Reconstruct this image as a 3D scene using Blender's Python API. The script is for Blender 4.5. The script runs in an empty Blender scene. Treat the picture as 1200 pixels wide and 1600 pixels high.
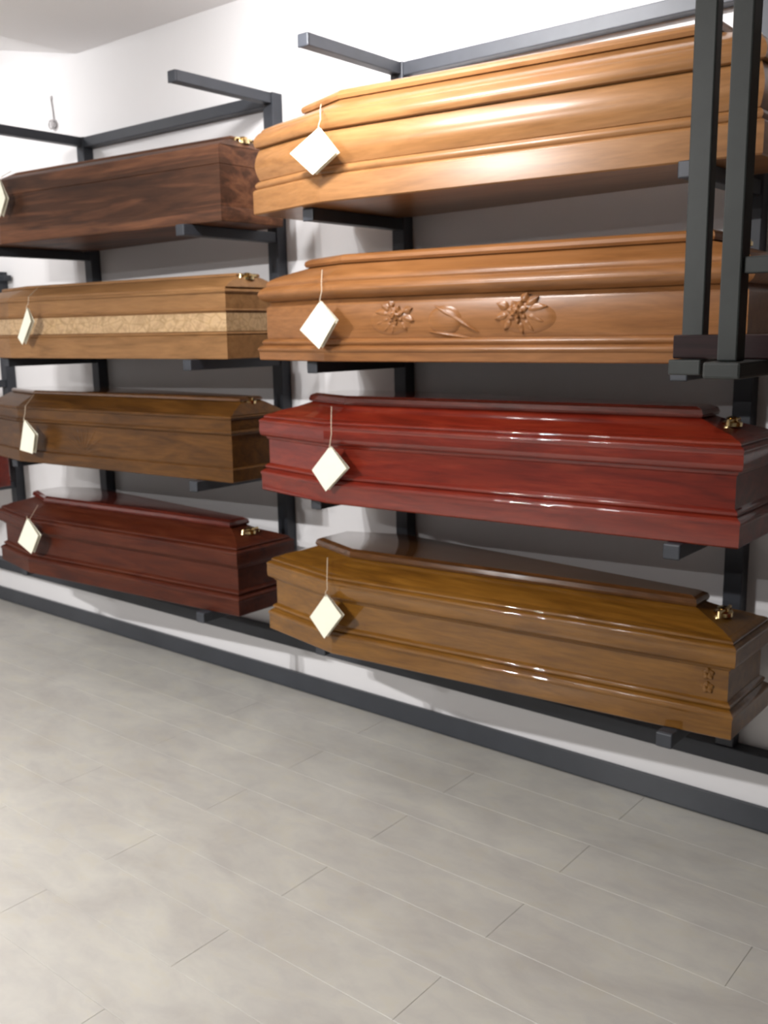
import bpy, bmesh, math, random
from mathutils import Vector, Matrix
random.seed(4)
K = 1.083                                   # survey units -> metres

# ------------------------------------------------------------------ camera
scene = bpy.context.scene
cam_d = bpy.data.cameras.new('camera'); cam = bpy.data.objects.new('camera', cam_d)
scene.collection.objects.link(cam); scene.camera = cam
cam_d.sensor_fit = 'VERTICAL'; cam_d.sensor_height = 36.0; cam_d.lens = 1506.8/1600*36
yaw, pitch, roll = -0.6874, -0.1861, -0.0157
F = Vector((math.sin(yaw)*math.cos(pitch), math.cos(yaw)*math.cos(pitch), math.sin(pitch)))
R = Vector((math.cos(yaw), -math.sin(yaw), 0)); U = R.cross(F)
R2 = R*math.cos(roll)+U*math.sin(roll); U2 = -R*math.sin(roll)+U*math.cos(roll)
M = Matrix((R2, U2, -F)).transposed().to_4x4()
M.translation = Vector((2.243, -2.88, 1.556))*K
cam.matrix_world = M
cam_d.dof.use_dof = True; cam_d.dof.focus_distance = 1.2; cam_d.dof.aperture_fstop = 10.0

# ------------------------------------------------------------------ light, exposure
world = bpy.data.worlds.new('world'); scene.world = world; world.use_nodes = True
world.node_tree.nodes['Background'].inputs[0].default_value = (.8, .85, 1, 1)
world.node_tree.nodes['Background'].inputs[1].default_value = 0.02
scene.view_settings.view_transform = 'Standard'; scene.view_settings.look = 'None'
scene.view_settings.exposure = 0.0; scene.view_settings.gamma = 1.0
scene.view_settings.use_curve_mapping = False
CEIL = 2.872
# (x, y, watt) of each pair of ceiling spotlights
# (x, y, watt, tilt towards the shelf wall in degrees)
LAMPS = [(-.66, -3.9, 95, 12), (.30, -1.36, 16.5, 74), (-2.45, -1.30, 3.5, 74), (-3.4, -3.6, 14, 0), (-1.25, -5.1, 52, 0)]  # last two pairs are added fill, raising the light on the floor

# ------------------------------------------------------------------ helpers
C = scene.collection
def link(o, parent=None):
    C.objects.link(o)
    if parent: o.parent = parent
    return o
def tag(o, label=None, cat=None, group=None, kind=None):
    if label: o['label'] = label
    if cat: o['category'] = cat
    if group: o['group'] = group
    if kind: o['kind'] = kind
    return o
def empty(name, loc, label, cat, group=None, rz=0):
    o = bpy.data.objects.new(name, None); o.empty_display_size = .1
    link(o); o.location = Vector(loc)*K; o.rotation_euler.z = rz
    return tag(o, label, cat, group)
def mesh_obj(name, bm, mat, parent=None, smooth=None, sharp=None):
    me = bpy.data.meshes.new(name)
    bm.verts.ensure_lookup_table()
    bmesh.ops.recalc_face_normals(bm, faces=bm.faces)
    for v in bm.verts: v.co *= K
    if smooth:
        for f in bm.faces: f.smooth = True
    bm.to_mesh(me); bm.free()
    if smooth: me.set_sharp_from_angle(angle=math.radians(smooth))
    if mat: me.materials.append(mat)
    return link(bpy.data.objects.new(name, me), parent)
def box(bm, a, b, bev=0.0, rot=None):
    g = bmesh.ops.create_cube(bm, size=1.0)
    vs = g['verts']
    for v in vs:
        v.co = Vector([(a[i]+b[i])/2 + v.co[i]*(b[i]-a[i]) for i in range(3)])
    if bev:
        es = list({e for v in vs for e in v.link_edges})
        bmesh.ops.bevel(bm, geom=es, offset=bev, segments=2, affect='EDGES', profile=.5)
def tube(bm, pts, r, n=8, closed=False):
    rings = []
    m = len(pts)
    for i, p in enumerate(pts):
        p = Vector(p)
        a = Vector(pts[max(i-1, 0)]); b = Vector(pts[min(i+1, m-1)])
        d = (b-a).normalized()
        s = d.orthogonal().normalized() if abs(d.z) > .9 else d.cross(Vector((0, 0, 1))).normalized()
        t = d.cross(s)
        rings.append([bm.verts.new(p+(s*math.cos(2*math.pi*k/n)+t*math.sin(2*math.pi*k/n))*r) for k in range(n)])
    for i in range(m-1):
        for k in range(n):
            bm.faces.new([rings[i][k], rings[i][(k+1) % n], rings[i+1][(k+1) % n], rings[i+1][k]])
    bm.faces.new(rings[0][::-1]); bm.faces.new(rings[-1])
def disc_lathe(bm, prof, c, axis='z', n=20):
    rings = []
    for r, h in prof:
        ring = []
        for k in range(n):
            a = 2*math.pi*k/n
            q = (r*math.cos(a), r*math.sin(a), h)
            if axis == 'y': q = (q[0], -q[2], q[1])
            if axis == 'x': q = (q[2], q[0], q[1])
            ring.append(bm.verts.new(Vector(c)+Vector(q)))
        rings.append(ring)
    for i in range(len(rings)-1):
        for k in range(n):
            bm.faces.new([rings[i][k], rings[i][(k+1) % n], rings[i+1][(k+1) % n], rings[i+1][k]])
    bm.faces.new(rings[0][::-1]); bm.faces.new(rings[-1])

# ------------------------------------------------------------------ materials
def new_mat(name):
    m = bpy.data.materials.new(name); m.use_nodes = True
    return m, m.node_tree, m.node_tree.nodes['Principled BSDF']
def noise(nt, vec, scale, detail=4, rough=.6, dist=0.0):
    n = nt.nodes.new('ShaderNodeTexNoise'); n.inputs['Scale'].default_value = scale
    n.inputs['Detail'].default_value = detail; n.inputs['Roughness'].default_value = rough
    n.inputs['Distortion'].default_value = dist
    nt.links.new(vec, n.inputs['Vector']); return n
def ramp(nt, fac, stops):
    r = nt.nodes.new('ShaderNodeValToRGB'); e = r.color_ramp.elements
    while len(e) < len(stops): e.new(.5)
    for k, (p, c) in enumerate(stops): e[k].position = p; e[k].color = (*c, 1)
    nt.links.new(fac, r.inputs['Fac']); return r
def mapped(nt, scale, loc=(0, 0, 0), coord='Object'):
    t = nt.nodes.new('ShaderNodeTexCoord'); m = nt.nodes.new('ShaderNodeMapping')
    m.inputs['Scale'].default_value = scale; m.inputs['Location'].default_value = loc
    nt.links.new(t.outputs[coord], m.inputs['Vector']); return m.outputs['Vector']
def wood(name, dark, mid, light, rough=.3, coat=.5, coat_rough=.1, seed=0, stripes=0.0, grain=1.0):
    m, nt, b = new_mat(name)
    v = mapped(nt, (1.1, 7, 9), (seed, seed*1.7, seed*.6))
    n1 = noise(nt, v, 2.2, 5, .55, 1.2)
    v2 = mapped(nt, (3, 60, 80), (seed, 0, seed))
    n2 = noise(nt, v2, 2.0, 3, .6, .2)
    r1 = ramp(nt, n1.outputs['Fac'], [(.30, dark), (.5, mid), (.72, light)])
    mx = nt.nodes.new('ShaderNodeMix'); mx.data_type = 'RGBA'; mx.blend_type = 'MULTIPLY'
    r2 = ramp(nt, n2.outputs['Fac'], [(.3, (1-.4*grain,)*3), (.6, (1, 1, 1))])
    mx.inputs['Factor'].default_value = 1.0
    nt.links.new(r1.outputs['Color'], mx.inputs['A']); nt.links.new(r2.outputs['Color'], mx.inputs['B'])
    out = mx.outputs['Result']
    if stripes:
        v3 = mapped(nt, (.35, 2.0, 6.5), (seed*2, 1, 3))
        n3 = noise(nt, v3, 2.4, 3, .5, .8)
        r3 = ramp(nt, n3.outputs['Fac'], [(.38, (1-stripes,)*3), (.50, (1, 1, 1)), (.62, (1-stripes*.6,)*3)])
        m3 = nt.nodes.new('ShaderNodeMix'); m3.data_type = 'RGBA'; m3.blend_type = 'MULTIPLY'
        m3.inputs['Factor'].default_value = 1.0
        nt.links.new(out, m3.inputs['A']); nt.links.new(r3.outputs['Color'], m3.inputs['B'])
        out = m3.outputs['Result']
    nt.links.new(out, b.inputs['Base Color'])
    b.inputs['Roughness'].default_value = rough
    b.inputs['Coat Weight'].default_value = coat; b.inputs['Coat Roughness'].default_value = coat_rough
    b.inputs['Specular IOR Level'].default_value = .20-.1*coat
    b.inputs['Coat IOR'].default_value = 1.52
    bp = nt.nodes.new('ShaderNodeBump'); bp.inputs['Strength'].default_value = .03
    bp.inputs['Distance'].default_value = .01
    nt.links.new(n2.outputs['Fac'], bp.inputs['Height']); nt.links.new(bp.outputs['Normal'], b.inputs['Normal'])
    return m
def plain(name, col, rough=.5, metal=0.0, var=.06, scale=6, bump=0.0, coat=0.0):
    m, nt, b = new_mat(name)
    v = mapped(nt, (1, 1, 1)); n = noise(nt, v, scale, 4)
    r = ramp(nt, n.outputs['Fac'], [(.3, tuple(c*(1-var) for c in col)), (.7, tuple(min(1, c*(1+var)) for c in col))])
    nt.links.new(r.outputs['Color'], b.inputs['Base Color'])
    b.inputs['Roughness'].default_value = rough; b.inputs['Metallic'].default_value = metal
    b.inputs['Coat Weight'].default_value = coat
    if bump:
        bp = nt.nodes.new('ShaderNodeBump'); bp.inputs['Strength'].default_value = bump
        n2 = noise(nt, v, scale*20, 3); nt.links.new(n2.outputs['Fac'], bp.inputs['Height'])
        nt.links.new(bp.outputs['Normal'], b.inputs['Normal'])
    return m
M_wall = plain('white wall paint', (.79, .785, .80), .85, var=.015, scale=1.5, bump=.03)
M_wall2 = plain('darkened wall paint', (.14, .135, .13), .85, var=.015, scale=1.5, bump=.03)  # darkness of the unseen room side put into wall colour, dims coffin reflections
M_ceil = plain('ceiling paint', (.90, .885, .89), .9, var=.01, scale=1)
M_base = plain('charcoal skirting tile', (.045, .05, .06), .22, var=.12, scale=3)
M_steel = plain('dark grey powder coated steel', (.036, .040, .050), .5, metal=.15, var=.1, scale=10)
M_bar = plain('weathered grey green steel', (.026, .030, .029), .5, metal=.1, var=.15, scale=14)
M_slab = plain('grout', (.48, .46, .42), .7)
M_brass = plain('polished brass', (.75, .58, .30), .18, metal=1.0, var=.05)
M_card = plain('cream card', (.86, .84, .70), .6, var=.02, scale=20)
M_ink = plain('pale grey print', (.66, .66, .57), .7)
M_string = plain('pale cotton string', (.62, .52, .40), .8)
M_house = plain('white lamp housing', (.75, .75, .75), .4)
M_wire = plain('pale grey plastic', (.42, .40, .41), .5)
def tile_mat():
    m, nt, b = new_mat('pale grey stone tile')
    tc = nt.nodes.new('ShaderNodeTexCoord'); oi = nt.nodes.new('ShaderNodeObjectInfo')
    geo = nt.nodes.new('ShaderNodeNewGeometry')
    add = nt.nodes.new('ShaderNodeVectorMath'); add.operation = 'MULTIPLY_ADD'
    add.inputs[1].default_value = (1, 1.7, 1)
    cmb = nt.nodes.new('ShaderNodeCombineXYZ')
    ml = nt.nodes.new('ShaderNodeMath'); ml.operation = 'MULTIPLY'; ml.inputs[1].default_value = .05
    nt.links.new(oi.outputs['Random'], ml.inputs[0]); nt.links.new(ml.outputs[0], cmb.inputs[2])
    nt.links.new(geo.outputs['Position'], add.inputs[0]); nt.links.new(cmb.outputs[0], add.inputs[2])
    n1 = noise(nt, add.outputs[0], 2.6, 6, .6, .7)
    n2 = noise(nt, add.outputs[0], 9, 5, .6, .5)
    r = ramp(nt, n1.outputs['Fac'], [(.32, (.46, .44, .405)), (.5, (.51, .495, .455)), (.66, (.555, .54, .49))])
    r2 = ramp(nt, n2.outputs['Fac'], [(.35, (.93, .93, .95)), (.55, (1, 1, 1)), (.62, (1.0, .99, .96))])
    mx = nt.nodes.new('ShaderNodeMix'); mx.data_type = 'RGBA'; mx.blend_type = 'MULTIPLY'
    mx.inputs['Factor'].default_value = 1
    nt.links.new(r.outputs['Color'], mx.inputs['A']); nt.links.new(r2.outputs['Color'], mx.inputs['B'])
    nt.links.new(mx.outputs['Result'], b.inputs['Base Color'])
    b.inputs['Roughness'].default_value = .38
    return m
M_tile = tile_mat()

# ------------------------------------------------------------------ room shell
XL, XR, YB = -4.6, 3.6, -5.4
def struct(name, bm, mat, smooth=None):
    o = mesh_obj(name, bm, mat, None, smooth); o['kind'] = 'structure'; return o
bm = bmesh.new(); box(bm, (XL, YB, -.12), (XR, .10, -.008)); floor = struct('floor', bm, M_slab)
W, L, G = .1935, 1.11, .0009
tile_me = None
row = 0; y = -.010
tiles = []
while y > YB+.01:
    y0 = max(y-W, YB+.001); x = XL + (0.0 if row % 2 else -L/2) + ((.445-XL) % L) - L
    while x < XR:
        a, b = max(x, XL+.001), min(x+L, XR-.001)
        if b-a > .02: tiles.append((a, b, y0, y))
        x += L
    y -= W; row += 1
cache = {}
for (a, b, c, d_) in tiles:
    key = (round(b-a, 4), round(d_-c, 4))
    if key not in cache:
        bm = bmesh.new(); hx, hy = (b-a)/2-G/2, (d_-c)/2-G/2
        box(bm, (-hx, -hy, -.008), (hx, hy, 0), 0.0)
        top = [e for e in bm.edges if all(v.co.z > -.001 for v in e.verts)]
        bmesh.ops.bevel(bm, geom=top, offset=.0005, segments=1, affect='EDGES')
        o = mesh_obj('floor_tile', bm, M_tile, floor); cache[key] = o.data
    else:
        o = link(bpy.data.objects.new('floor_tile', cache[key]), floor)
    o.location = Vector(((a+b)/2, (c+d_)/2, 0))*K
XB = -1.983
def prism(bm, pts, y0, y1):
    f = [bm.verts.new((p[0], y0, p[1])) for p in pts]; g = [bm.verts.new((p[0], y1, p[1])) for p in pts]
    bm.faces.new(f); bm.faces.new(g[::-1])
    n = len(pts)
    for i in range(n): bm.faces.new([f[i], g[i], g[(i+1) % n], f[(i+1) % n]])
zl = CEIL+(XB-XL)*.203
bm = bmesh.new(); prism(bm, [(XL, 0-.12), (XR, -.12), (XR, CEIL+.1), (XB, CEIL+.1), (XL, zl+.1)], .012, .13)
struct('wall_back', bm, M_wall)
bm = bmesh.new(); prism(bm, [(XL, zl), (XB, CEIL), (XR, CEIL), (XR, CEIL+.1), (XB, CEIL+.1), (XL, zl+.1)], YB, .012)
struct('ceiling', bm, M_ceil)
bm = bmesh.new(); box(bm, (XL-.1, YB-.1, -.12), (XL, .13, zl+.1)); struct('wall_left', bm, M_wall)
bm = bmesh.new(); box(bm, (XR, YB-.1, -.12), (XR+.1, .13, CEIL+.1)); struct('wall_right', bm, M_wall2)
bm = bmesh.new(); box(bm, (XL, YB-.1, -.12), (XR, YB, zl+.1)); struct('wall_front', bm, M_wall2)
bm = bmesh.new(); box(bm, (XL, -.004, 0), (XR, .012, .080), .002); struct('baseboard_back', bm, M_base)
bm = bmesh.new(); box(bm, (XL, YB+.012, 0), (XL+.016, -.01, .080), .002); struct('baseboard_left', bm, M_base)
bm = bmesh.new(); box(bm, (XR-.016, YB+.012, 0), (XR, -.01, .080), .002); struct('baseboard_right', bm, M_base)

# ------------------------------------------------------------------ ceiling spotlights
def spot_pair(i, x, y, watt, tilt):
    cz = CEIL if x > XB else CEIL+(XB-x)*.203
    label = ['white twin ceiling spotlight in the middle of the room', 'white twin ceiling spotlight closest to the gap between the racks',
             'white twin ceiling spotlight on the slope above the left shelves', 'white twin ceiling spotlight added at the rear left to fill the left floor',
             'white twin ceiling spotlight added at the rear to fill the floor'][i]
    t = empty('ceiling_spotlight', (x, y, cz), label, 'lamp', 'ceiling spotlights')
    drop = .03
    bm = bmesh.new(); box(bm, (-.20, -.075, -drop-(.02)), (.20, .075, .0), .006); mesh_obj('housing', bm, M_house, t)
    for s in (-1, 1):
        bm = bmesh.new(); disc_lathe(bm, [(.050, .045), (.062, .030), (.066, -.010), (.060, -.010), (.058, .0)], (0, 0, 0), n=28)
        h = mesh_obj('lamp_head', bm, M_house, t, 40)
        h.location = Vector((s*.12, 0, -.105))*K; h.rotation_euler.x = math.radians(tilt)
        ld = bpy.data.lights.new('spotlight_bulb', 'AREA'); ld.shape = 'DISK'; ld.size = .105*K
        ld.energy = watt; ld.color = (1.0, .98, .965); ld.spread = math.radians(112 if tilt > 40 else 175)
        lo = bpy.data.objects.new('bulb', ld); link(lo, h); lo.location = Vector((0, 0, -.012))*K
for i, a in enumerate(LAMPS): spot_pair(i, *a)

# ------------------------------------------------------------------ racks
Z = [2.458, 1.930, 1.440, .978, .455]
ARM = .509
def arm_mesh(parent, x, z):
    bm = bmesh.new(); box(bm, (x-.022, -ARM, z-.020), (x+.022, -.043, z+.020), .003)
    o = mesh_obj('arm', bm, M_steel, parent)
    bm = bmesh.new(); box(bm, (x-.0235, -ARM-.006, z-.0215), (x+.0235, -ARM, z+.0195), .004)
    mesh_obj('end_cap', bm, M_steel, o)
def rack(x0, x1, label):
    t = empty('coffin_rack', ((x0+x1)/2, 0, 0), label, 'rack', 'steel coffin racks on the white wall')
    for x in (x0, x1):
        x -= (x0+x1)/2
        bm = bmesh.new(); box(bm, (x-.028, -.043, .270), (x+.028, .010, Z[0]+.022), .003)
        mesh_obj('post', bm, M_steel, t)
        for z in Z: arm_mesh(t, x, z)
    h = (x1-x0)/2
    bm = bmesh.new(); box(bm, (-h+.028, -.040, Z[0]-.026), (h-.028, .008, Z[0]+.020), .003)
    mesh_obj('top_beam', bm, M_steel, t)
    return t
rack(-1.925, -.646, 'dark grey steel cantilever rack carrying the four coffins at left')
rack(0.0, 1.267, 'dark grey steel cantilever rack carrying the four coffins at right')
rack(1.92, 3.18, 'unseen dark grey steel rack added at right to darken the coffin ends')  # unseen rack, added to keep bright wall out of the coffin end reflections
bm = bmesh.new(); box(bm, (XL+.02, -.048, .214), (XR-.02, .012, .2695), .004)
o = mesh_obj('wall_rail', bm, M_steel); tag(o, 'long dark steel rail along the wall beneath the lowest coffins', 'rail')
# short rack at the far left edge
t = empty('low_rack', (-2.79, 0, 0), 'short dark steel rack post at the far left edge of the wall', 'rack')
bm = bmesh.new(); box(bm, (-.03, -.043, .270), (.03, .010, 1.90), .003); mesh_obj('post', bm, M_steel, t)
for z in (1.86, 1.30, .735):
    bm = bmesh.new(); box(bm, (-.022, -ARM, z-.02), (.022, -.043, z+.02), .003); mesh_obj('arm', bm, M_steel, t)
    bm = bmesh.new(); box(bm, (-1.25-.022, -ARM, z-.02), (-1.25+.022, -.043, z+.02), .003); mesh_obj('arm', bm, M_steel, t)
bm = bmesh.new(); box(bm, (-1.28, -.043, .270), (-1.22, .010, 1.90), .003); mesh_obj('post', bm, M_steel, t)
bm = bmesh.new(); box(bm, (.0301, -.040, 1.85), (.09, .0, 1.88), .003); mesh_obj('bracket', bm, M_steel, t)

# ------------------------------------------------------------------ coffins
YC = -.309
def ring_pts(p, z, s, e):
    """outline at height z, set in by s at the sides and by e at the ends"""
    xh, xs, xf = p['xh']+e, p['xs'], p['xf']-e
    wh, ws, wf = p['wh']-s, p['ws']-s, p['wf']-s
    wh = max(wh, .02); wf = max(wf, .02)
    xsh = max(xs, xh+.05)
    return [(xh, -wh, z), (xsh, -ws, z), (xf, -wf, z), (xf, wf, z), (xsh, ws, z), (xh, wh, z)]
def loft(bm, p, prof, cap=True):
    rings = []
    for z, s, e in prof:
        rings.append([bm.verts.new(q) for q in ring_pts(p, z, s, e)])
    for i in range(len(rings)-1):
        for k in range(6):
            bm.faces.new([rings[i][k], rings[i][(k+1) % 6], rings[i+1][(k+1) % 6], rings[i+1][k]])
    if cap:
        bm.faces.new(rings[0][::-1]); bm.faces.new(rings[-1])
    vert = set()
    for i in range(len(rings)-1):
        for k in range(6):
            e = bm.edges.get([rings[i][k], rings[i+1][k]])
            if e: e.smooth = False
def coffin_part(name, p, prof, mat, parent, ang=28):
    bm = bmesh.new(); loft(bm, p, prof)
    me = bpy.data.meshes.new(name)
    bmesh.ops.recalc_face_normals(bm, faces=bm.faces)
    for v in bm.verts: v.co *= K
    for f in bm.faces: f.smooth = True
    sh = [not e.smooth for e in bm.edges]
    bm.to_mesh(me); bm.free()
    me.set_sharp_from_angle(angle=math.radians(ang))
    at = me.attributes.get('sharp_edge') or me.attributes.new('sharp_edge', 'BOOLEAN', 'EDGE')
    for i, s in enumerate(sh):
        if s: at.data[i].value = True
    me.materials.append(mat)
    return link(bpy.data.objects.new(name, me), parent)
def arc(z0, s0, z1, s1, bulge, n=6):
    """convex moulding profile from (z0,s0) to (z1,s1); bulge is outward"""
    out = []
    for i in range(n+1):
        t = i/n
        out.append((z0+(z1-z0)*t, s0+(s1-s0)*t - bulge*math.sin(math.pi*t)))
    return out
def same(pr): return [(z, s, s) for z, s in pr]

def clasp(t, p, z, e):
    """brass screw cap and plate on the foot end of the lid"""
    bm = bmesh.new()
    disc_lathe(bm, [(.026, -.006), (.026, .004), (.020, .008), (.013, .010), (.013, .013), (.018, .016), (.008, .020)],
               (p['xf']-e, 0, z), n=18)
    mesh_obj('lid_screw', bm, M_brass, t, 40)
    bm = bmesh.new()
    tube(bm, [(p['xf']-e+.004, -.045, z-.004), (p['xf']-e+.004, -.040, z+.010), (p['xf']-e+.004, .040, z+.010), (p['xf']-e+.004, .045, z-.004)], .005, 8)
    mesh_obj('lid_handle', bm, M_brass, t, 40)

P_B = dict(xh=-.28-.60, xs=.10-.60, xf=1.42-.60, wh=.185, ws=.262, wf=.150)
P_A = dict(xh=-.86, xs=-.50, xf=.82, wh=.185, ws=.255, wf=.155)
def coffin(x, zi, p, mat, label, style, mat_top=None, dy=0.0, mat_band=None):
    t = empty('coffin', (x, YC+dy, Z[zi]+.0205), label, 'coffin', 'coffins on the steel wall racks')
    H = style['H']
    coffin_part('base_moulding', p, same(style['plinth']), mat, t)
    coffin_part('body', p, same(style['body']), mat, t)
    if mat_band: coffin_part('inlaid_band', p, same(style['band']), mat_band, t)
    coffin_part('lid_rim', p, same(style['rim']), mat, t)
    coffin_part('lid', p, style['lid'], mat, t)
    coffin_part('lid_panel', p, style['panel'], mat_top or mat, t)
    cz, ce = style['clasp']
    clasp(t, p, cz, ce)
    return t

# profiles: (height, inset) -------------------------------------------------
def style_gloss(d=0.0):
    return dict(H=.36,
      plinth=[(0, .004), (.004, 0), (.055, 0)] + arc(.056, .0, .078, .012, .008, 10)[1:] + [(.079, .015)] + arc(.080, .013, .097, .021, .007, 10) + [(.098, .022)],
      body=[(.098, .022), (.182, .022), (.186, .017), (.196, .013)],
      rim=[(.196, .006), (.199, .002), (.202, .0)] + arc(.204, -.001, .243, -.001, .001, 4) + arc(.244, -.001, .258, .007, .005, 8)[1:] + [(.259, .012)] + arc(.260, .011, .273, .024, .006, 8) + [(.274, .030)],
      lid=[(.274, .030, .030), (.283, .045, .05), (.298, .085, .105), (.312, .108, .145), (.318, .112, .160)],
      panel=[(.318, .104, .150), (.326, .102, .147), (.338, .106, .151), (.341, .112, .157), (.346, .118, .17)],
      clasp=(.300, .090))
def style_bulge():
    return dict(H=.36,
      plinth=[(0, .004), (.004, 0), (.068, .0)] + arc(.070, .001, .082, .006, .003, 5)[1:] + [(.084, .011)] + arc(.086, .009, .108, .014, .006, 6) + [(.111, .020)],
      body=[(.110, .020)] + arc(.112, .017, .214, .020, .012, 12) + [(.216, .026)],
      rim=[(.216, .016), (.219, .009)] + arc(.223, .007, .262, .016, .006, 8) + [(.266, .020)] + arc(.268, .024, .282, .036, .003, 4),
      lid=[(.282, .036, .04), (.290, .048, .06), (.306, .085, .11), (.318, .104, .150), (.322, .106, .160)],
      panel=[(.322, .098, .150), (.332, .094, .146), (.340, .096, .148), (.348, .104, .156), (.352, .112, .17)],
      clasp=(.308, .095))
def style_carved():
    return dict(H=.34,
      plinth=[(0, .004), (.003, .001), (.026, .001)] + arc(.028, .001, .048, .006, .007, 6) + [(.050, .013)] + arc(.052, .012, .070, .016, .006, 6) + [(.072, .024)],
      body=[(.072, .024), (.078, .022), (.176, .022), (.178, .0225), (.190, .032), (.198, .034)],
      rim=[(.198, .024), (.206, .010)] + arc(.210, .007, .244, .014, .009, 8) + [(.248, .020)] + arc(.250, .024, .272, .034, .005, 5),
      lid=[(.272, .034, .034), (.280, .046, .05), (.298, .085, .105), (.308, .104, .145), (.312, .106, .155)],
      panel=[(.312, .098, .145), (.320, .094, .141), (.330, .096, .143), (.336, .104, .150), (.340, .112, .16)],
      clasp=(.300, .090))
def style_plain():
    return dict(H=.31,
      plinth=[(0, .002), (.003, 0), (.050, 0), (.052, .001)],
      body=[(.052, .001), (.150, .001), (.196, .001), (.198, .003)],
      rim=[(.198, .003), (.200, .001), (.262, .002), (.266, .008)],
      lid=[(.266, .008, .004), (.272, .020, .012), (.292, .075, .030), (.298, .10, .045)],
      panel=[(.298, .096, .040), (.306, .096, .040), (.309, .100, .045)],
      clasp=(.292, .040))
def style_band():
    return dict(H=.32,
      plinth=[(0, .002), (.003, 0), (.084, 0), (.088, .003)] + arc(.089, .001, .098, .003, .004, 4) + [(.099, .010)],
      body=[(.099, .010), (.172, .010), (.173, .006)] + arc(.174, .006, .182, .006, .005, 4) + [(.183, .008), (.240, .008)],
      band=[(.101, .009), (.102, .0075), (.168, .0075), (.169, .009)],
      rim=[(.240, .006)] + arc(.241, .004, .252, .006, .004, 4) + [(.254, .012), (.262, .016)],
      lid=[(.262, .016, .008), (.272, .030, .015), (.296, .085, .035), (.303, .100, .045)],
      panel=[(.303, .096, .040), (.311, .096, .040), (.314, .100, .046)],
      clasp=(.297, .045))
def style_walnut():
    return dict(H=.33,
      plinth=[(0, .002), (.003, 0), (.046, 0)] + arc(.046, 0, .054, .008, .003, 4)[1:] + [(.055, .012)],
      body=[(.055, .012), (.176, .012), (.180, .008)],
      rim=[(.180, .006)] + arc(.182, .002, .194, .004, .004, 4) + [(.196, .009), (.236, .010)] + arc(.238, .006, .250, .010, .004, 4) + [(.252, .018)],
      lid=[(.252, .018, .010), (.264, .036, .02), (.292, .090, .040), (.300, .104, .060)],
      panel=[(.300, .096, .050), (.309, .096, .050), (.314, .104, .060)],
      clasp=(.294, .060))

M_b1 = wood('honey oak satin', (.205, .092, .031), (.265, .124, .044), (.315, .154, .060), .34, .35, .22, 1, grain=.35)
M_b2 = wood('chestnut oak satin', (.185, .073, .023), (.24, .100, .032), (.285, .124, .045), .36, .3, .25, 2, grain=.4)
M_b3 = wood('red mahogany high gloss', (.105, .009, .004), (.16, .014, .006), (.21, .025, .010), .4, .75, .02, 3, grain=.6)
M_b4 = wood('golden walnut high gloss', (.12, .048, .006), (.175, .073, .009), (.225, .098, .014), .4, .75, .02, 4, grain=.6)
M_a1 = wood('striped rosewood satin', (.085, .034, .017), (.135, .053, .025), (.175, .072, .034), .55, .08, .3, 5, stripes=.6, grain=.5)
M_a2 = wood('light oak satin', (.20, .098, .036), (.26, .130, .050), (.31, .160, .064), .48, .12, .3, 6, grain=.4)
M_a3 = wood('brown walnut', (.056, .022, .005), (.09, .036, .007), (.13, .054, .011), .4, .15, .15, 7, grain=.7)
M_a4 = wood('dark mahogany', (.042, .007, .003), (.068, .012, .004), (.09, .020, .007), .45, .08, .15, 8, grain=.6)
M_t3 = wood('dark red lid panel', (.07, .012, .008), (.10, .018, .012), (.14, .026, .016), .2, 1.0, .04, 9)
M_t4 = wood('dark brown lid panel', (.07, .028, .010), (.11, .045, .014), (.14, .06, .02), .2, 1.0, .04, 10)
M_maroon = wood('maroon lacquer', (.016, .006, .007), (.022, .008, .009), (.028, .011, .011), .4, .2, .2, 11)
def band_mat():
    m, nt, b = new_mat('inlaid ornamental veneer')
    v = mapped(nt, (1, 1, 1))
    vo = nt.nodes.new('ShaderNodeTexVoronoi'); vo.feature = 'DISTANCE_TO_EDGE'; vo.inputs['Scale'].default_value = 26
    n = noise(nt, v, 14, 3, .6, 2.5)
    mv = nt.nodes.new('ShaderNodeMapping'); mv.inputs['Scale'].default_value = (.6, 1, 1)
    nt.links.new(v, mv.inputs['Vector']); nt.links.new(mv.outputs['Vector'], vo.inputs['Vector'])
    r1 = ramp(nt, vo.outputs['Distance'], [(.02, (.40, .26, .13)), (.10, (.50, .34, .19)), (.3, (.47, .31, .17))])
    r2 = ramp(nt, n.outputs['Fac'], [(.42, (.80, .78, .72)), (.52, (1, 1, 1)), (.7, (1, .98, .9))])
    mx = nt.nodes.new('ShaderNodeMix'); mx.data_type = 'RGBA'; mx.blend_type = 'MULTIPLY'; mx.inputs['Factor'].default_value = 1
    nt.links.new(r1.outputs['Color'], mx.inputs['A']); nt.links.new(r2.outputs['Color'], mx.inputs['B'])
    nt.links.new(mx.outputs['Result'], b.inputs['Base Color']); b.inputs['Roughness'].default_value = .4
    return m
M_band = band_mat()

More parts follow.
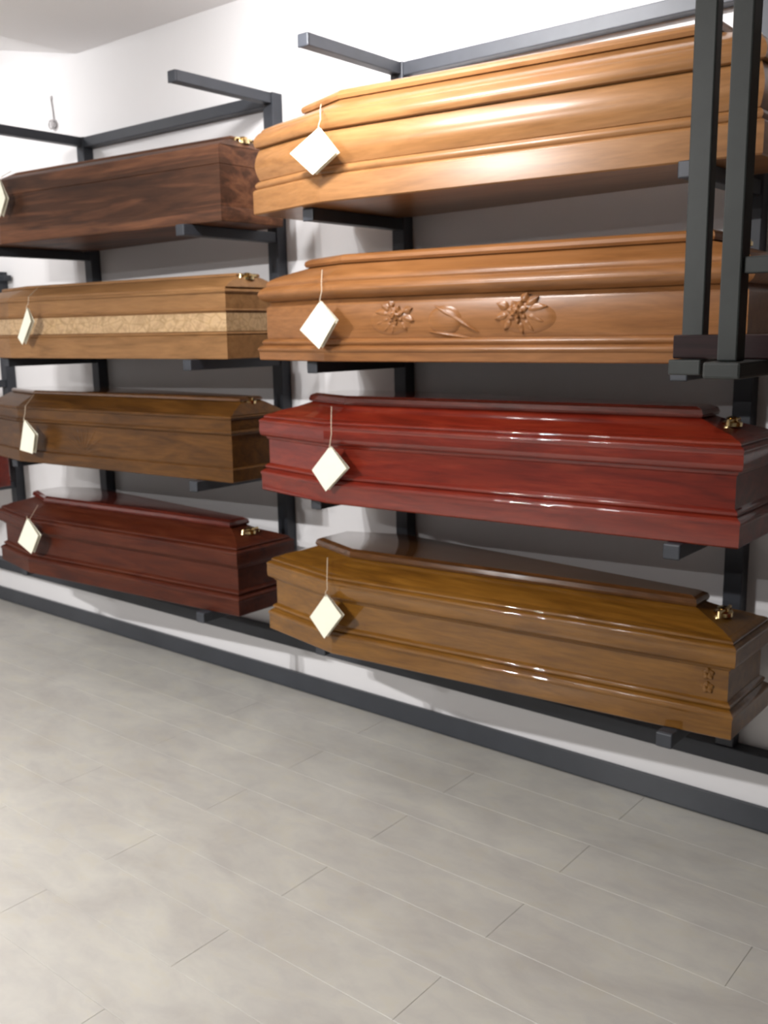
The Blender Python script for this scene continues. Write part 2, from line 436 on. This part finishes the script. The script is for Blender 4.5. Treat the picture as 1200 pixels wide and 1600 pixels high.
XBc, XAc = .608, -1.292
b1 = coffin(XBc, 1, P_B, M_b1, 'honey oak coffin with rounded mouldings on the top shelf at right', style_bulge())
b2 = coffin(XBc, 2, P_B, M_b2, 'oak coffin with two carved flowers on its side, second shelf at right', style_carved())
b3 = coffin(XBc, 3, dict(P_B, ws=.267, wf=.165, wh=.19), M_b3, 'glossy cherry red coffin on the third shelf at right', style_gloss(), M_t3, dy=-.006)
b4 = coffin(XBc, 4, P_B, M_b4, 'glossy golden brown coffin on the lowest shelf at right', style_gloss(), M_t4)
a1 = coffin(XAc, 1, P_A, M_a1, 'plain brown coffin with streaked dark grain on the top shelf at left', style_plain())
a2 = coffin(XAc, 2, P_A, M_a2, 'light oak coffin with a pale inlaid band, second shelf from the top at left', style_band(), mat_band=M_band)
a3 = coffin(XAc, 3, P_A, M_a3, 'dark brown walnut coffin on the third shelf at left', style_walnut(), M_t4)
a4 = coffin(XAc, 4, P_A, M_a4, 'dark reddish brown coffin on the lowest shelf at left', dict(style_gloss(), clasp=(.300, .09)), M_t3)
for zi, mt, st, lb in ((1, M_t4, style_plain(), 'dark brown coffin on the top shelf of the unseen rack added to block wall light'),
                       (2, M_a4, style_carved(), 'dark red brown coffin on the second shelf of the unseen rack added to block wall light'),
                       (3, M_a3, style_gloss(), 'walnut coffin on the third shelf of the unseen rack added to block wall light'),
                       (4, M_t3, style_gloss(), 'dark red coffin on the lowest shelf of the unseen rack added to block wall light')):
    coffin(XBc+1.93, zi, P_B, mt, lb, st)  # unseen coffins added to cover the bright wall beside the right rack
# red coffin at the left edge, on the short rack
t = coffin(-3.42, 0, dict(P_A, xf=.80), M_b3, 'bright red coffin end cut off by the left edge of the photo', style_plain())
t.location.z = (.735+.0205)*K

# --- carved flowers on the second coffin
def front_matrix(p, coff_part_inset, xa):
    """point on the front face of a coffin (local), x along"""
    x0, w0, x1, w1 = p['xs'], p['ws'], p['xf'], p['wf']
    s = (w1-w0)/(x1-x0)
    return lambda x, out: (x, -(w0+(x-x0)*s-coff_part_inset)-out)
def petal(bm, cx, cz, ang, ln, wd, h, fy, r0=.0):
    """raised leaf shape lying on the panel"""
    n, m = 8, 5
    rows = []
    for i in range(n+1):
        t = i/n; r = r0+ln*t; w = wd*math.sin(math.pi*min(.98, max(.02, t**.8)))
        rows_ = []
        for j in range(m):
            u = (j/(m-1)-.5)*2
            lx = r*math.cos(ang)-u*w*math.sin(ang); lz = r*math.sin(ang)+u*w*math.cos(ang)
            hh = h*(1-u*u)*(.35+.65*math.sin(math.pi*t)) + h*.25*math.sin(t*9)
            if abs(u) > .99: hh = -.002
            X, Y = fy(cx+lx, max(hh, -.002)); rows_.append(bm.verts.new((X, Y, cz+lz)))
        rows.append(rows_)
    for i in range(n):
        for j in range(m-1):
            bm.faces.new([rows[i][j], rows[i][j+1], rows[i+1][j+1], rows[i+1][j]])
def dome(bm, cx, cz, rx, rz, h, fy, a0=0, a1=360):
    """low convex medallion on the panel"""
    n, m = 28, 6
    rows = []
    for j in range(m+1):
        r = j/m; hh = h*math.sqrt(max(0, 1-r*r)) if j < m else -.002
        row_ = []
        for i in range(n):
            a = 2*math.pi*i/n
            X, Y = fy(cx+rx*r*math.cos(a), hh); row_.append(bm.verts.new((X, Y, cz+rz*r*math.sin(a))))
        rows.append(row_)
    for j in range(m):
        for i in range(n):
            q = [rows[j][i], rows[j][(i+1) % n], rows[j+1][(i+1) % n], rows[j+1][i]]
            if j == 0:
                continue
            bm.faces.new(q)
    bm.faces.new(rows[1])
def flower(t, p, cx, cz, s, inset, mirror=1):
    fy = front_matrix(p, inset, 0); mt = t.children[0].data.materials[0]
    fl = lambda d: (lambda x, out: fy(x, out+d))
    bm = bmesh.new(); dome(bm, cx-mirror*.022*s, .124, .082*s, .047, .006, fy)
    root = mesh_obj('carved_medallion', bm, mt, t, 60)
    bm = bmesh.new()
    for k in range(7): petal(bm, cx, cz, k*2*math.pi/7+.3, .026*s, .014*s, .007*s, fl(.004), .004*s)
    for k in range(5): petal(bm, cx, cz, k*2*math.pi/5, .017*s, .011*s, .010*s, fl(.006), .001*s)
    dome(bm, cx, cz, .007*s, .007*s, .018*s, fl(.001))
    mesh_obj('carved_rose', bm, mt, root, 50)
    bm = bmesh.new()
    for a, l in ((200, .050), (172, .052), (228, .038), (148, .040), (255, .030), (20, .036), (-15, .040), (120, .026), (310, .032)):
        a = math.radians(a); a = a if mirror > 0 else math.pi-a
        petal(bm, cx, cz, a, l*s, .013*s, .004*s, fl(.003), .026*s)
    mesh_obj('carved_leaves', bm, mt, root, 50)
flower(b2, P_B, .365-.60, .140, 1.0, .0225, 1)
flower(b2, P_B, .775-.60, .142, 1.15, .0225, -1)
bm = bmesh.new(); fy = front_matrix(P_B, .0225, 0)
dome(bm, .535-.6, .122, .060, .046, .008, fy)
mesh_obj('carved_boss', bm, M_b2, b2, 60)
bm = bmesh.new()
petal(bm, .50-.6, .166, math.radians(-28), .17, .012, .010, fy, 0); petal(bm, .48-.6, .090, math.radians(-8), .16, .009, .010, fy, 0)
mesh_obj('carved_scroll', bm, M_b2, b2, 50)
# small carved rosettes at the foot end of the lowest coffin, faint leaves on the walnut one
for z in (.166, .128):
    bm = bmesh.new(); fy = front_matrix(P_B, .0225, 0)
    for k in range(5): petal(bm, 1.345-.6, z, k*2*math.pi/5+.4, .017, .012, .004, fy, .001)
    mesh_obj('carved_rosette', bm, M_b4, b4, 50)
bm = bmesh.new(); fy = front_matrix(P_A, .0125, 0)
for k in range(9): petal(bm, -.06, .062, math.radians(10+k*20), .10 if 2 < k < 6 else .13, .013, .0013, fy, .012)
mesh_obj('carved_fan', bm, M_a3, a3, 50)

# ------------------------------------------------------------------ price tags hanging on strings
def quad_tag(corners, y, th, label, fold=True, top_y=None, top_z=None, lid_y=None):
    """corners: top, right, bottom, left in (x, z); y of the card"""
    c = [Vector((x, 0, z)) for x, z in corners]
    cen = sum(c, Vector())/4
    t = empty('price_tag', (cen.x, y, cen.z), label, 'tag', 'cream price tags hanging on the coffins')
    def leaf(off, tilt, name, mat, sc=1.0):
        bm = bmesh.new()
        f = [bm.verts.new(((q.x-cen.x)*sc, off-th/2+tilt*(i in (1, 2)), (q.z-cen.z)*sc)) for i, q in enumerate(c)]
        g = [bm.verts.new(((q.x-cen.x)*sc, off+th/2+tilt*(i in (1, 2)), (q.z-cen.z)*sc)) for i, q in enumerate(c)]
        bm.faces.new(f); bm.faces.new(g[::-1])
        for i in range(4): bm.faces.new([f[i], g[i], g[(i+1) % 4], f[(i+1) % 4]])
        return mesh_obj(name, bm, mat, t)
    leaf(0, 0, 'card', M_card)
    leaf(.006, .010, 'back_leaf', M_card, .97)
    # faint printed lines on the card
    bm = bmesh.new()
    ax = (c[1]-c[0]); ay = (c[3]-c[0])
    for k in range(4):
        s = .25+.15*k
        p0 = c[0]+ax*s+ay*.2-cen; p1 = c[0]+ax*s+ay*(.8 if k % 2 else .65)-cen
        d = ax*.03
        vs = [bm.verts.new((q.x, -th/2-.0006, q.z)) for q in (p0, p1, p1+d, p0+d)]
        bm.faces.new(vs)
    # string from the top corner over the lid rim
    bm.free()
    bm = bmesh.new()
    tp = c[0]-cen
    pts = [(tp.x*.9, -.004, tp.z-.008), (tp.x, -.001, tp.z+.01), (tp.x+.002, .004, top_z-cen.z-.03), (tp.x-.008, top_y-y-.006, top_z-cen.z+.002), (tp.x-.095, lid_y-y, top_z-cen.z+.045)]
    tube(bm, pts, .0013, 6); mesh_obj('string', bm, M_string, t)
    return t
G_ = [  # corners, label, shelf
 ([(.138, 2.163), (.206, 2.084), (.106, 2.030), (.012, 2.103)], 1, 0, 'largest cream price tag, on the honey oak coffin on the top shelf'),
 ([(.124, 1.651), (.185, 1.590), (.113, 1.501), (.031, 1.562)], 2, 0, 'cream price tag hanging on the coffin with carved flowers'),
 ([(.150, 1.195), (.217, 1.127), (.125, 1.045), (.066, 1.110)], 3, 0, 'cream price tag hanging on the glossy cherry red coffin'),
 ([(.113, .697), (.180, .634), (.100, .541), (.036, .605)], 4, 0, 'cream price tag hanging on the glossy golden brown coffin'),
 ([(-1.696, 2.201), (-1.662, 2.127), (-1.716, 2.054), (-1.776, 2.125)], 1, 1, 'price tag at the left edge of the photo, on the streaked brown coffin'),
 ([(-1.563, 1.673), (-1.542, 1.617), (-1.624, 1.52), (-1.655, 1.55)], 2, 1, 'narrow price tag turned edge-on, on the light oak coffin with inlaid band'),
 ([(-1.660, 1.197), (-1.585, 1.135), (-1.615, 1.050), (-1.715, 1.060)], 3, 1, 'cream price tag hanging on the dark brown walnut coffin'),
 ([(-1.705, .752), (-1.625, .682), (-1.695, .590), (-1.80, .630)], 4, 1, 'cream price tag hanging on the dark reddish brown coffin at lower left'),
]
for c, zi, a, label in G_:
    ymid = YC-.262-.022
    rim = [.0, .262, .244, .262, .262][zi] if not a else [0, .262, .252, .25, .262][zi]
    y = -.608
    c = [(q[0]+.010, q[1]) for q in c]
    quad_tag(c, y, .0025, label, top_y=YC-.278, top_z=Z[zi]+.02+rim+.004, lid_y=YC-.185)

# ------------------------------------------------------------------ hanging frame at right, with maroon board
t = empty('hanging_frame', (1.57, -1.12, 0), 'pair of grey steel uprights hanging in front of the right ends of the upper coffins', 'frame')
ox, oy = 1.57, -1.12
def hb(name, a, b, bev=.003, par=None):
    bm = bmesh.new(); box(bm, (a[0]-ox, a[1]-oy, a[2]), (b[0]-ox, b[1]-oy, b[2]), bev)
    return mesh_obj(name, bm, M_bar, par or t)
hb('upright', (1.484, -1.034, 1.4936), (1.527, -1.004, CEIL))
hb('upright', (1.625, -1.222, 1.495), (1.660, -1.182, CEIL))
hb('foot', (1.493, -1.115, 1.465), (1.556, -.99, 1.4935))
hb('foot', (1.608, -1.242, 1.4655), (1.674, -1.060, 1.4945), .005)
hb('crossbar', (1.5271, -1.19, 2.215), (1.6249, -1.02, 2.25))
hb('side_bar', (1.6601, -1.215, 1.640), (2.35, -1.195, 1.668))
for z in (1.76, 1.70):
    bm = bmesh.new(); disc_lathe(bm, [(.008, 0), (.008, .006), (.004, .008)], (1.6-ox, -1.03-oy+.0, z), 'y', 10)
hb('upright', (1.2+1.10, -1.235, 1.495), (2.356, -1.175, CEIL))
bm = bmesh.new(); box(bm, (-.42, -.018, 0), (.42, .018, .044), .003)
o = mesh_obj('maroon_board', bm, M_maroon); o.location = Vector((1.496+.42, -1.085, 1.495))*K
tag(o, 'dark maroon board lying on the feet of the hanging steel uprights', 'board')

# ------------------------------------------------------------------ small wall fitting at upper left
t = empty('wall_hook', (-2.2, .012, 2.60), 'small grey ring and cord fixed high on the wall at upper left', 'hook')
bm = bmesh.new(); disc_lathe(bm, [(.022, 0), (.022, .010), (.012, .014)], (0, 0, -.015), 'y', 16); mesh_obj('wall_plate', bm, M_wire, t, 40)
bm = bmesh.new(); tube(bm, [(0, -.006, 0), (-.004, -.006, .05), (-.012, -.006, .105)], .0035, 8); mesh_obj('cord', bm, M_wire, t, 40)
bm = bmesh.new(); tube(bm, [(.0+.02*math.cos(a*math.pi/8), -.022, -.02+.02*math.sin(a*math.pi/8)) for a in range(17)], .004, 8); mesh_obj('ring', bm, M_wire, t, 40)
bm = bmesh.new(); box(bm, (-.020, -.006, .10), (-.004, .0, .118), .002); mesh_obj('clip', bm, M_wire, t)
